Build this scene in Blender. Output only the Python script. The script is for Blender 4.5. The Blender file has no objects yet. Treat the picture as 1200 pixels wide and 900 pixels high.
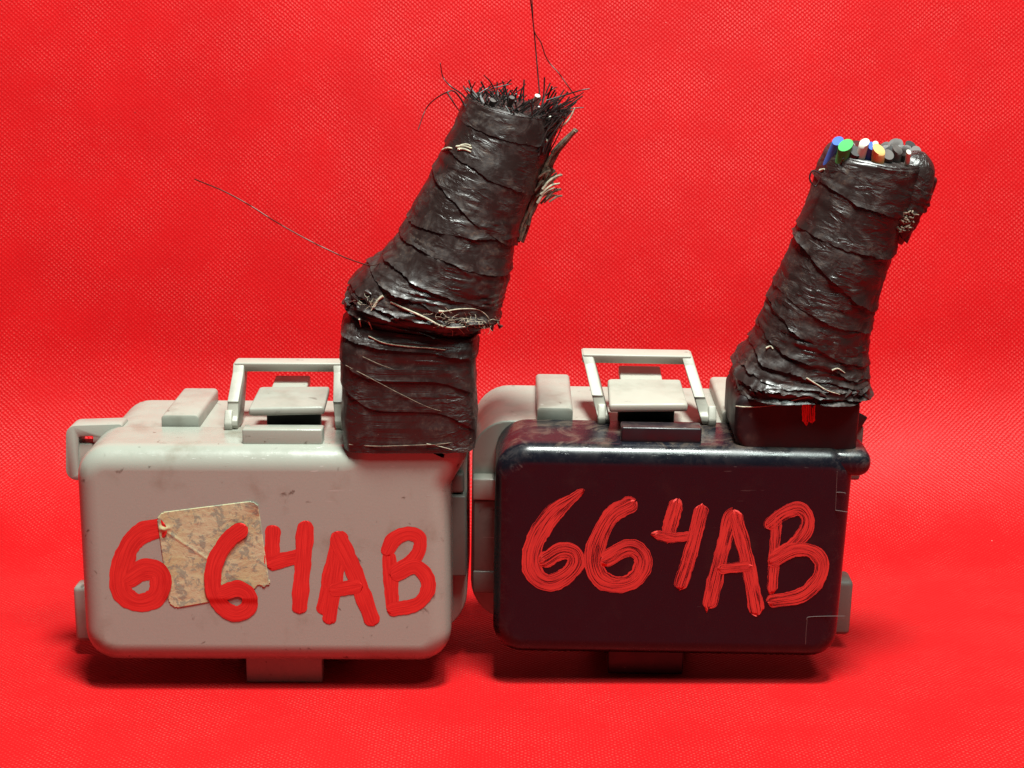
import bpy, bmesh, math, random
from mathutils import Vector, Matrix, noise
from mathutils.bvhtree import BVHTree

# ------------------------------------------------------------------ camera, world, lamps, exposure
MM = 0.001
F_PX, CX, CY = 2000.0, 600.0, 450.0          # photograph is 1200 x 900
PITCH = math.radians(13.2)
CAM = Vector((0.0, -295.0, 128.0))           # millimetres
scene = bpy.context.scene
col = scene.collection

cam_data = bpy.data.cameras.new('camera')
cam_data.sensor_width = 36.0
cam_data.lens = F_PX / 1200.0 * 36.0
cam_data.clip_start = 0.005
cam_data.clip_end = 20.0
cam = bpy.data.objects.new('camera', cam_data)
cam.location = CAM * MM
cam.rotation_euler = (math.pi / 2 - PITCH, 0, 0)
col.objects.link(cam)
scene.camera = cam

world = bpy.data.worlds.new('World')
scene.world = world
world.use_nodes = True
bg = world.node_tree.nodes['Background']
bg.inputs['Color'].default_value = (1.0, 0.97, 0.93, 1)
bg.inputs['Strength'].default_value = 0.03

def lamp(name, loc, target, size, power, color):
    d = bpy.data.lights.new(name, 'AREA')
    d.shape = 'DISK'; d.size = size; d.energy = power; d.color = color
    o = bpy.data.objects.new(name, d)
    o.location = loc
    o.rotation_euler = (Vector(target) - Vector(loc)).to_track_quat('-Z', 'Y').to_euler()
    col.objects.link(o)
    return o
lamp('overhead_lamp', (0.055, -0.17, 0.88), (0.0, 0.02, 0.0), 0.17, 17.0, (0.95, 1.0, 0.94))
lamp('room_lamp', (0.26, -0.40, 0.94), (0.0, 0.04, 0.03), 0.24, 6.2, (0.84, 1.0, 0.93))

scene.view_settings.view_transform = 'Standard'
scene.view_settings.look = 'None'
scene.view_settings.exposure = 0.0
scene.view_settings.gamma = 1.0
scene.view_settings.use_curve_mapping = False
scene.cycles.use_denoising = True
scene.cycles.max_bounces = 10
scene.cycles.transparent_max_bounces = 24

random.seed(7)
R = random.Random(11)

# ------------------------------------------------------------------ materials
class NT:
    def __init__(self, name):
        self.m = bpy.data.materials.new(name); self.m.use_nodes = True
        self.t = self.m.node_tree; self.n = self.t.nodes; self.l = self.t.links
        self.b = self.n['Principled BSDF']; self.out = self.n['Material Output']
    def new(self, typ, **kw):
        n = self.n.new(typ)
        for k, v in kw.items(): setattr(n, k, v)
        return n
    def put(self, sock, v):
        if hasattr(v, 'is_output') or isinstance(v, bpy.types.NodeSocket): self.l.new(v, sock)
        else: sock.default_value = v
    def coord(self, kind='Object', scale=(1, 1, 1), rot=(0, 0, 0)):
        tc = self.new('ShaderNodeTexCoord'); mp = self.new('ShaderNodeMapping')
        self.l.new(tc.outputs[kind], mp.inputs['Vector'])
        mp.inputs['Scale'].default_value = scale; mp.inputs['Rotation'].default_value = rot
        return mp.outputs['Vector']
    def noise(self, vec, scale, detail=4, rough=0.55, dist=0.0):
        n = self.new('ShaderNodeTexNoise'); self.l.new(vec, n.inputs['Vector'])
        n.inputs['Scale'].default_value = scale; n.inputs['Detail'].default_value = detail
        n.inputs['Roughness'].default_value = rough; n.inputs['Distortion'].default_value = dist
        return n.outputs['Fac']
    def ramp(self, fac, lo, hi, a=0.0, b=1.0):
        r = self.new('ShaderNodeMapRange'); r.interpolation_type = 'SMOOTHSTEP'
        self.put(r.inputs['Value'], fac)
        r.inputs['From Min'].default_value = lo; r.inputs['From Max'].default_value = hi
        r.inputs['To Min'].default_value = a; r.inputs['To Max'].default_value = b
        return r.outputs['Result']
    def math(self, op, a, b=0.0, c=0.0):
        n = self.new('ShaderNodeMath', operation=op)
        for i, v in enumerate((a, b, c)): self.put(n.inputs[i], v)
        return n.outputs[0]
    def mix(self, fac, a, b):
        n = self.new('ShaderNodeMix', data_type='RGBA')
        self.put(n.inputs[0], fac)
        for i, v in ((6, a), (7, b)):
            self.put(n.inputs[i], v if not isinstance(v, tuple) else (v + (1,))[:4])
        return n.outputs[2]
    def bump(self, h, dist, strength=1.0, normal=None):
        n = self.new('ShaderNodeBump'); self.put(n.inputs['Height'], h)
        n.inputs['Distance'].default_value = dist; n.inputs['Strength'].default_value = strength
        if normal is not None: self.l.new(normal, n.inputs['Normal'])
        return n.outputs['Normal']
    def set(self, **kw):
        for k, v in kw.items():
            s = self.b.inputs[k.replace('_', ' ')]
            if isinstance(v, tuple): v = (v + (1,))[:4]
            self.put(s, v)
        return self.m

def plastic(name, base, dirt, rough=0.42, dirt_amt=0.35, spec=0.5, dust=None, dust_amt=0.0, wear=None):
    k = NT(name)
    v = k.coord('Object')
    big = k.ramp(k.noise(v, 90, 5, 0.6), 0.53, 0.74)
    spots = k.ramp(k.noise(v, 330, 3, 0.6, 0.6), 0.665, 0.74)
    c = k.mix(k.math('MULTIPLY', big, dirt_amt), base, dirt)
    c = k.mix(k.math('MULTIPLY', spots, dirt_amt * 1.3), c, tuple(x * 0.45 for x in dirt))
    if dust:
        geo = k.new('ShaderNodeNewGeometry'); sx = k.new('ShaderNodeSeparateXYZ')
        k.l.new(geo.outputs['Normal'], sx.inputs[0])
        up = k.ramp(sx.outputs['Z'], 0.72, 0.98)
        pat = k.ramp(k.noise(v, 160, 6, 0.7, 1.5), 0.42, 0.62)
        c = k.mix(k.math('MULTIPLY', k.math('MULTIPLY', up, pat), dust_amt), c, dust)
    if wear:
        geo = k.new('ShaderNodeNewGeometry')
        pt = k.math('MULTIPLY', k.ramp(geo.outputs['Pointiness'], 0.505, 0.56), k.ramp(k.noise(v, 480, 6, 0.75, 1.0), 0.46, 0.64))
        c = k.mix(k.math('MULTIPLY', pt, 0.8), c, wear)
    scr = k.ramp(k.noise(k.coord('Object', (1.0, 1, 9.0), (0, 0.5, 0)), 260, 2, 0.5, 0.4), 0.715, 0.735)
    scr = k.math('MULTIPLY', scr, k.ramp(k.noise(v, 60, 2), 0.5, 0.6))
    c = k.mix(k.math('MULTIPLY', scr, 0.35), c, wear or (0.55, 0.53, 0.5))
    rn = k.ramp(k.noise(v, 260, 4), 0.3, 0.7, rough - 0.07, rough + 0.10)
    fine = k.noise(v, 2600, 3, 0.6)
    sc = k.noise(k.coord('Object', (1, 1, 14)), 420, 2, 0.5)
    h = k.math('ADD', fine, k.math('MULTIPLY', k.ramp(sc, 0.66, 0.72), 0.6))
    return k.set(Base_Color=c, Roughness=rn, Specular_IOR_Level=spec, Normal=k.bump(h, 0.00002, 0.6))

M = {}
M['grey'] = plastic('light_grey_plastic', (0.292, 0.302, 0.258), (0.18, 0.15, 0.11), 0.26, 0.65)
M['grey_housing'] = plastic('grey_housing_plastic', (0.305, 0.308, 0.265), (0.15, 0.125, 0.095), 0.36, 0.45)
M['cream'] = plastic('cream_grey_plastic', (0.35, 0.335, 0.285), (0.16, 0.13, 0.095), 0.45, 0.40)
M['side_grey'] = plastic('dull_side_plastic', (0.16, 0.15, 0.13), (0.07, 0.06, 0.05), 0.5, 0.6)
M['navy'] = plastic('dark_navy_plastic', (0.0055, 0.0060, 0.0100), (0.022, 0.017, 0.017), 0.24, 0.5, 0.36, (0.13, 0.095, 0.072), 0.50, (0.10, 0.085, 0.08))
M['navy_block'] = plastic('dark_navy_block_plastic', (0.0125, 0.009, 0.012), (0.03, 0.02, 0.018), 0.36, 0.5, 0.5, (0.10, 0.075, 0.058), 0.45)
M['dark_spout'] = plastic('dark_boot_plastic', (0.014, 0.010, 0.011), (0.085, 0.062, 0.052), 0.5, 0.9, 0.3, (0.12, 0.09, 0.07), 0.5, (0.12, 0.09, 0.08))
M['black'] = plastic('black_plastic', (0.012, 0.011, 0.011), (0.04, 0.03, 0.025), 0.5, 0.5)
M['seam'] = plastic('scuffed_seam', (0.10, 0.075, 0.07), (0.03, 0.02, 0.02), 0.6, 0.9)

def tape_material(name, shift=0.0):
    k = NT(name)
    uv = k.coord('UV'); v = k.coord('Object')
    dustn = k.noise(v, 210 + shift, 6, 0.68, 0.8)
    speck = k.noise(v, 1500, 4, 0.7)
    dust = k.math('MULTIPLY', k.ramp(dustn, 0.45, 0.72), k.ramp(speck, 0.42, 0.66))
    c = k.mix(k.math('MULTIPLY', dust, 0.7), (0.0190, 0.0108, 0.0096), (0.090, 0.057, 0.039))
    lint = k.ramp(k.noise(v, 2600, 2, 0.5), 0.755, 0.79)
    c = k.mix(k.math('MULTIPLY', lint, 0.7), c, (0.26, 0.21, 0.16))
    rough = k.ramp(dustn, 0.40, 0.62, 0.32, 0.62)
    # wrinkles run along the wrap direction: u goes round the cable, v along it (millimetres)
    mp = k.new('ShaderNodeMapping'); k.l.new(uv, mp.inputs['Vector']); mp.inputs['Scale'].default_value = (0.22, 0.6, 1.0)
    mp.inputs['Location'].default_value = (shift, shift * .3, 0)
    w1 = k.noise(mp.outputs['Vector'], 1.3, 4, 0.55, 0.6)
    w2 = k.noise(mp.outputs['Vector'], 4.6, 3, 0.5, 0.3)
    zone = k.ramp(k.noise(v, 120 + shift, 3, 0.5, 0.5), 0.42, 0.62, 0.08, 1.0)
    h = k.math('MULTIPLY', k.math('ADD', k.math('MULTIPLY', k.ramp(w1, 0.35, 0.7), 0.5), k.math('MULTIPLY', w2, 0.10)), zone)
    h = k.math('ADD', h, k.math('MULTIPLY', speck, 0.09))
    return k.set(Base_Color=c, Roughness=rough, Specular_IOR_Level=0.55, Normal=k.bump(h, 0.00045, 0.7))
M['tape'] = tape_material('black_cloth_tape')
M['tape2'] = tape_material('black_vinyl_tape', 37.0)
k = NT('frayed_tape_edge'); v = k.coord('Object')
M['edge'] = k.set(Base_Color=k.mix(k.ramp(k.noise(v, 900, 4, 0.7), 0.46, 0.66), (0.012, 0.009, 0.009), (0.11, 0.085, 0.065)), Roughness=0.8)

def simple(name, c, rough=0.5, metal=0.0, var=0.25, scale=800):
    k = NT(name); v = k.coord('Object')
    f = k.ramp(k.noise(v, scale, 4), 0.35, 0.7)
    return k.set(Base_Color=k.mix(f, c, tuple(x * (1 - var) for x in c)), Roughness=rough, Metallic=metal)
M['strand'] = simple('tarnished_copper_strand', (0.032, 0.024, 0.023), 0.36, 0.0, 0.6)
M['strand_brown'] = simple('brown_wire', (0.07, 0.022, 0.016), 0.4, 0.3, 0.4)
M['twine'] = simple('beige_thread', (0.50, 0.46, 0.34), 0.8, 0, 0.5, 1500)
M['frayed'] = simple('frayed_beige_cloth', (0.22, 0.17, 0.12), 0.85, 0, 0.7, 900)
M['core'] = simple('dark_bundle_core', (0.012, 0.010, 0.010), 0.7)
M['w_blue'] = simple('blue_insulation', (0.045, 0.12, 0.48), 0.8, 0, 0.15)
M['w_green'] = simple('green_insulation', (0.06, 0.42, 0.10), 0.8, 0, 0.15)
M['w_white'] = simple('white_insulation', (0.62, 0.60, 0.52), 0.8, 0, 0.12)
M['w_orange'] = simple('orange_insulation', (0.72, 0.42, 0.15), 0.8, 0, 0.12)
M['w_grey'] = simple('grey_insulation', (0.09, 0.075, 0.07), 0.6, 0, 0.3)
M['w_copper'] = simple('cut_copper', (0.45, 0.23, 0.12), 0.35, 1.0, 0.2)
M['lint'] = simple('pale_lint', (0.7, 0.66, 0.6), 0.8)
M['speck'] = simple('dark_speck', (0.05, 0.02, 0.015), 0.8)

def paint_material(name, base, dark, gap_lo, gap_hi, gap_amt):
    k = NT(name)
    uv = k.coord('UV')
    mp = k.new('ShaderNodeMapping'); k.l.new(uv, mp.inputs['Vector']); mp.inputs['Scale'].default_value = (0.028, 1.0, 1.0)
    s1 = k.noise(mp.outputs['Vector'], 5.5, 4, 0.62, 0.12)
    s2 = k.noise(mp.outputs['Vector'], 1.6, 3, 0.5, 0.2)
    pr = k.noise(k.coord('Object'), 900, 3, 0.6)
    c = k.mix(k.ramp(s1, 0.35, 0.66), base, dark)
    gap = k.math('MULTIPLY', k.ramp(k.math('ADD', s1, k.math('MULTIPLY', k.math('SUBTRACT', s2, 0.5), 0.35)), gap_lo, gap_hi), gap_amt)
    gap = k.math('MAXIMUM', gap, k.math('MULTIPLY', k.ramp(pr, 0.74, 0.80), gap_amt))
    k.set(Base_Color=c, Roughness=0.62, Specular_IOR_Level=0.18, Normal=k.bump(s1, 0.00002, 0.8))
    tr = k.new('ShaderNodeBsdfTransparent'); mx = k.new('ShaderNodeMixShader')
    k.put(mx.inputs[0], gap); k.l.new(k.b.outputs[0], mx.inputs[1]); k.l.new(tr.outputs[0], mx.inputs[2])
    k.l.new(mx.outputs[0], k.out.inputs['Surface'])
    return k.m
M['paint'] = paint_material('red_marker_paint', (0.68, 0.030, 0.024), (0.48, 0.014, 0.013), 0.80, 0.9, 0.0)
M['paint_streak'] = paint_material('streaky_red_paint', (0.70, 0.050, 0.038), (0.46, 0.032, 0.034), 0.50, 0.61, 0.88)

k = NT('mottled_sticker'); v = k.coord('Object')
n1 = k.noise(v, 430, 5, 0.72, 0.5); n2 = k.noise(v, 900, 4, 0.7, 1.0); n3 = k.noise(v, 130, 3, 0.5)
c = k.mix(k.ramp(n3, 0.35, 0.65), (0.44, 0.41, 0.215), (0.48, 0.47, 0.29))
c = k.mix(k.math('MULTIPLY', k.ramp(n1, 0.50, 0.575), 0.75), c, (0.20, 0.24, 0.19))
c = k.mix(k.math('MULTIPLY', k.ramp(n2, 0.62, 0.72), 0.6), c, (0.12, 0.11, 0.08))
c = k.mix(k.math('MULTIPLY', k.ramp(n2, 0.36, 0.30), 0.7), c, (0.72, 0.62, 0.46))
M['sticker'] = k.set(Base_Color=c, Roughness=0.45, Normal=k.bump(k.math('ADD', n1, n2), 0.00007, 0.8))

# red embossed cloth: diamond lattice of raised dots, cloudy fibre density
k = NT('red_embossed_cloth'); uv = k.coord('UV')
dis = k.new('ShaderNodeTexNoise'); k.l.new(uv, dis.inputs['Vector']); dis.inputs['Scale'].default_value = 0.35
vm = k.new('ShaderNodeVectorMath', operation='MULTIPLY_ADD')
k.l.new(dis.outputs['Color'], vm.inputs[0]); vm.inputs[1].default_value = (0.9, 0.9, 0); k.l.new(uv, vm.inputs[2])
sp = k.new('ShaderNodeSeparateXYZ'); k.l.new(vm.outputs[0], sp.inputs[0])
PX, PY = 1.20, 1.12
su = k.math('SINE', k.math('MULTIPLY', sp.outputs['X'], math.pi * 2 / PX))
sv = k.math('SINE', k.math('MULTIPLY', sp.outputs['Y'], math.pi * 2 / PY))
amp = k.ramp(k.noise(uv, 0.06, 3, 0.6), 0.36, 0.64, 0.30, 0.5)
lat = k.math('MULTIPLY_ADD', k.math('MULTIPLY', su, sv), amp, 0.5)
fib = k.noise(uv, 2.4, 5, 0.7); fib2 = k.noise(k.coord('UV', (0.35, 1.6, 1), (0, 0, 0.7)), 1.6, 4, 0.65)
cloud = k.noise(uv, 0.045, 4, 0.6)
c = k.mix(k.ramp(cloud, 0.3, 0.7), (0.43, 0.0034, 0.0052), (0.47, 0.0044, 0.0062))
c = k.mix(k.math('MULTIPLY', k.ramp(lat, 0.50, 0.10), k.ramp(fib, 0.35, 0.65, 0.05, 0.30)), c, (0.31, 0.002, 0.004))
dots = k.math('MULTIPLY', k.ramp(lat, 0.60, 0.98), k.ramp(fib, 0.36, 0.64, 0.10, 0.95))
c = k.mix(dots, c, (0.54, 0.066, 0.056))  # paler dot tops: glints on the raised fibres, painted into the base colour
c = k.mix(k.math('MULTIPLY', k.ramp(fib2, 0.40, 0.70), 0.25), c, (0.33, 0.003, 0.005))
spk = k.noise(uv, 0.9, 2, 0.5)
c = k.mix(k.math('MULTIPLY', k.ramp(spk, 0.775, 0.80), 0.5), c, (0.12, 0.02, 0.018))
c = k.mix(k.math('MULTIPLY', k.ramp(spk, 0.205, 0.185), 0.6), c, (0.75, 0.45, 0.42))
h = k.math('ADD', k.math('MULTIPLY', lat, 0.8), k.math('MULTIPLY', fib, 0.55))
h = k.math('ADD', h, k.math('MULTIPLY', cloud, 1.6))
M['cloth'] = k.set(Base_Color=c, Roughness=0.42, Specular_IOR_Level=0.11, Sheen_Weight=0.26, Sheen_Roughness=0.38, Sheen_Tint=(1.0, 0.7, 0.68), Normal=k.bump(h, 0.00010, 1.0))

# ------------------------------------------------------------------ mesh helpers (all lengths in millimetres)
def link(name, me, mat, parent=None, smooth=True, sharp=38):
    for m in (mat if isinstance(mat, (list, tuple)) else [mat]): me.materials.append(m)
    if smooth:
        me.polygons.foreach_set('use_smooth', [True] * len(me.polygons))
        if sharp: me.set_sharp_from_angle(angle=math.radians(sharp))
    o = bpy.data.objects.new(name, me); col.objects.link(o)
    if parent: o.parent = parent
    return o
def build(name, verts, faces, mat, parent=None, uvs=None, midx=None, smooth=True, sharp=38):
    me = bpy.data.meshes.new(name)
    me.from_pydata([tuple(x * MM for x in v) for v in verts], [], faces)
    if uvs:
        l = me.uv_layers.new(name='UVMap')
        l.data.foreach_set('uv', [c for lp in me.loops for c in uvs[lp.vertex_index]])
    if midx: me.polygons.foreach_set('material_index', midx)
    me.update()
    return link(name, me, mat, parent, smooth, sharp)
def bm_out(name, bm, mat, parent):
    bmesh.ops.recalc_face_normals(bm, faces=bm.faces)
    bmesh.ops.scale(bm, vec=(MM, MM, MM), verts=bm.verts)
    me = bpy.data.meshes.new(name); bm.to_mesh(me); bm.free()
    return link(name, me, mat, parent)
def hull(name, pts, mat, parent, bevel=0.4, seg=3):
    bm = bmesh.new()
    for p in pts: bm.verts.new(p)
    bmesh.ops.convex_hull(bm, input=bm.verts)
    bmesh.ops.dissolve_limit(bm, angle_limit=0.02, verts=bm.verts, edges=bm.edges)
    if bevel: bmesh.ops.bevel(bm, geom=list(bm.edges), offset=bevel, segments=seg, affect='EDGES', profile=0.5, clamp_overlap=True)
    return bm_out(name, bm, mat, parent)
def block(name, a, b, mat, parent, bevel=0.4, seg=3):
    return hull(name, [(x, y, z) for x in (a[0], b[0]) for y in (a[1], b[1]) for z in (a[2], b[2])], mat, parent, bevel, seg)
def extrude(name, poly, axis, a, b, mat, parent, bevel=0.25, seg=2):
    """poly in the plane of the two other axes, in xyz order"""
    bm = bmesh.new()
    def p3(p, t): return {'x': (t, p[0], p[1]), 'y': (p[0], t, p[1]), 'z': (p[0], p[1], t)}[axis]
    v0 = [bm.verts.new(p3(p, a)) for p in poly]; v1 = [bm.verts.new(p3(p, b)) for p in poly]
    bm.faces.new(v0); bm.faces.new(v1[::-1])
    n = len(poly)
    for i in range(n): bm.faces.new((v0[i], v0[(i + 1) % n], v1[(i + 1) % n], v1[i]))
    bmesh.ops.recalc_face_normals(bm, faces=bm.faces)
    if bevel:
        ed = [e for e in bm.edges if len(e.link_faces) == 2 and e.calc_face_angle(0) > 0.5]
        bmesh.ops.bevel(bm, geom=ed, offset=bevel, segments=seg, affect='EDGES', profile=0.5, clamp_overlap=True)
    return bm_out(name, bm, mat, parent)
def round_poly(pts, n=8):
    """pts: (x, z, radius) -> polyline with rounded corners (counter-clockwise or clockwise)"""
    out = []
    m = len(pts)
    for i in range(m):
        x, z, r = pts[i]
        p = Vector((x, z)); a = Vector(pts[i - 1][:2]); b = Vector(pts[(i + 1) % m][:2])
        da = (a - p); db = (b - p)
        la, lb = da.length, db.length; da.normalize(); db.normalize()
        ang = da.angle(db)
        if r <= 0 or ang > math.pi - 0.01: out.append(p); continue
        d = min(r / math.tan(ang / 2), la * 0.49, lb * 0.49)
        p0, p1 = p + da * d, p + db * d
        for j in range(n + 1):
            t = j / n
            out.append(p0 * (1 - t) ** 2 + p * 2 * t * (1 - t) + p1 * t * t) if r < 0.6 else out.append(
                slerp_corner(p, da, db, d, t, ang))
    return out
def slerp_corner(p, da, db, d, t, ang):
    r = d * math.tan(ang / 2)
    bis = (da + db).normalized(); c = p + bis * (r / math.sin(ang / 2))
    s0 = (p + da * d - c); s1 = (p + db * d - c)
    a0 = math.atan2(s0.y, s0.x); a1 = math.atan2(s1.y, s1.x)
    dlt = (a1 - a0 + math.pi) % (2 * math.pi) - math.pi
    a = a0 + dlt * t
    return c + Vector((math.cos(a), math.sin(a))) * r
def resample(poly, step):
    out = []
    n = len(poly)
    for i in range(n):
        a, b = poly[i], poly[(i + 1) % n]
        L = (b - a).length; kk = max(1, int(L / step))
        for j in range(kk): out.append(a.lerp(b, j / kk))
    return out
def shell(name, poly, y0, y1, fil, mat, parent, step=1.2, back_fil=0.4):
    """solid outline in x-z, from y0 (front, rounded over by fil) to y1; front edge filleted"""
    P = resample(poly, step); n = len(P)
    area = sum(P[i].x * P[(i + 1) % n].y - P[(i + 1) % n].x * P[i].y for i in range(n))
    if area < 0: P = P[::-1]
    nor = []
    for i in range(n):
        t = (P[(i + 1) % n] - P[i - 1]).normalized()
        nor.append(Vector((t.y, -t.x)))                    # outward for ccw
    for _ in range(2):
        nor = [(nor[i - 1] + nor[i] * 2 + nor[(i + 1) % n]).normalized() for i in range(n)]
    rings = [(fil + 0.35, y0), (fil + 0.18, y0)]
    K = 8
    for j in range(K + 1):
        a = math.pi / 2 * j / K
        rings.append((fil * (1 - math.sin(a)), y0 + fil * (1 - math.cos(a))))
    rings += [(0, y0 + fil + 0.3), (0, y1 - back_fil - 0.2), (0, y1 - back_fil), (back_fil * .3, y1 - back_fil * .3), (back_fil, y1)]
    V, Fc = [], []
    for ins, y in rings:
        for i in range(n):
            q = P[i] - nor[i] * ins
            V.append((q.x, y, q.y))
    for r in range(len(rings) - 1):
        for i in range(n):
            j = (i + 1) % n
            Fc.append((r * n + i, r * n + j, (r + 1) * n + j, (r + 1) * n + i))
    Fc.append(tuple(range(n))[::-1]); Fc.append(tuple((len(rings) - 1) * n + i for i in range(n)))
    o = build(name, V, Fc, mat, parent, sharp=50)
    bm = bmesh.new(); bm.from_mesh(o.data); bmesh.ops.recalc_face_normals(bm, faces=bm.faces); bm.to_mesh(o.data); bm.free()
    o.data.set_sharp_from_angle(angle=math.radians(50))
    return o
def catmull(pts, per=8):
    pts = [Vector(p) for p in pts]
    if len(pts) < 3: return [pts[0].lerp(pts[-1], i / per) for i in range(per + 1)]
    e = [pts[0] * 2 - pts[1]] + pts + [pts[-1] * 2 - pts[-2]]
    out = []
    for i in range(1, len(e) - 2):
        for j in range(per):
            t = j / per
            a, b, c, d = e[i - 1], e[i], e[i + 1], e[i + 2]
            out.append(0.5 * ((2 * b) + (c - a) * t + (2 * a - 5 * b + 4 * c - d) * t * t + (3 * b - a - 3 * c + d) * t ** 3))
    out.append(pts[-1])
    return out
def tube_data(pts, rad, seg=6, per=6, V=None, Fc=None, taper=False):
    V = [] if V is None else V; Fc = [] if Fc is None else Fc
    c = catmull(pts, per); n = len(c); o = len(V)
    up = Vector((0.3, 0.5, 0.8))
    for i, p in enumerate(c):
        t = (c[min(i + 1, n - 1)] - c[max(i - 1, 0)]).normalized()
        a = t.cross(up)
        if a.length < 0.1: a = t.cross(Vector((1, 0, 0)))
        a.normalize(); b = t.cross(a)
        r = rad(i / (n - 1)) if callable(rad) else rad
        if taper: r *= 1 - 0.5 * i / (n - 1)
        for s in range(seg):
            an = 2 * math.pi * s / seg
            V.append(p + (a * math.cos(an) + b * math.sin(an)) * r)
    for i in range(n - 1):
        for s in range(seg):
            s2 = (s + 1) % seg
            Fc.append((o + i * seg + s, o + i * seg + s2, o + (i + 1) * seg + s2, o + (i + 1) * seg + s))
    Fc.append(tuple(o + s for s in range(seg))[::-1]); Fc.append(tuple(o + (n - 1) * seg + s for s in range(seg)))
    return V, Fc
def tube(name, pts, rad, mat, parent, seg=7, per=6, taper=False):
    V, Fc = tube_data(pts, rad, seg, per, taper=taper)
    return build(name, V, Fc, mat, parent, sharp=60)

# ------------------------------------------------------------------ the cloth: floor sweeping up into a backdrop
def make_cloth():
    Y0, YB, RAD, ANG, UP = -330.0, 62.0, 58.0, math.radians(74), 250.0
    prof = []
    y = Y0
    s = 0.0
    while y < YB: prof.append((y, 0.0)); y += 4.0
    na = 30
    for i in range(na + 1):
        a = ANG * i / na
        prof.append((YB + RAD * math.sin(a), RAD * (1 - math.cos(a))))
    ye, ze = prof[-1]
    for i in range(1, 60): prof.append((ye + math.cos(ANG) * UP * i / 59, ze + math.sin(ANG) * UP * i / 59))
    arc = [0.0]
    for i in range(1, len(prof)): arc.append(arc[-1] + math.dist(prof[i], prof[i - 1]))
    V, Fc, UV = [], [], []
    nx = 140
    for i, (y, z) in enumerate(prof):
        for j in range(nx + 1):
            x = -280 + 560 * j / nx
            w = noise.noise(Vector((x * 0.013, arc[i] * 0.012, 3.1))) * 1.2 + noise.noise(Vector((x * 0.035, arc[i] * 0.03, 8.1))) * 0.25
            f = min(1.0, max(0.0, (y - 48) / 40.0))           # the floor under the things lies flat, the backdrop undulates
            V.append((x, y + w * f * 1.5, z + w * 0.5 * f))
            UV.append((x, arc[i]))
    for i in range(len(prof) - 1):
        for j in range(nx):
            a = i * (nx + 1) + j
            Fc.append((a, a + 1, a + nx + 2, a + nx + 1))
    o = build('red_cloth', V, Fc, M['cloth'], None, uvs=UV, sharp=None)
    so = o.modifiers.new('thickness', 'SOLIDIFY'); so.thickness = 0.0006; so.offset = -1
    o['kind'] = 'structure'; o['label'] = 'red embossed cloth sweeping up into the backdrop'; o['category'] = 'cloth'
    return o
make_cloth()

# ------------------------------------------------------------------ frames: a pixel of the photograph and a depth give a point in a thing's own space
class Frame:
    def __init__(self, root):
        self.root = root
        self.M = Matrix.LocRotScale(root.location / MM, root.rotation_euler, None)
        self.I = self.M.inverted()
    def ray(self, px, py):
        d = Vector(((px - CX) / F_PX, 1.0, -(py - CY) / F_PX))
        d = Matrix.Rotation(-PITCH, 3, 'X') @ d
        return self.I @ CAM, (self.I.to_3x3() @ d)
    def at(self, px, py, y):
        o, d = self.ray(px, py)
        return o + d * ((y - o.y) / d.y)
def root(name, loc, rot, label, cat, group):
    o = bpy.data.objects.new(name, None); col.objects.link(o)
    o.empty_display_size = 0.01
    o.location = Vector(loc) * MM; o.rotation_euler = [math.radians(a) for a in rot]
    o['label'] = label; o['category'] = cat; o['group'] = group
    return o

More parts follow.
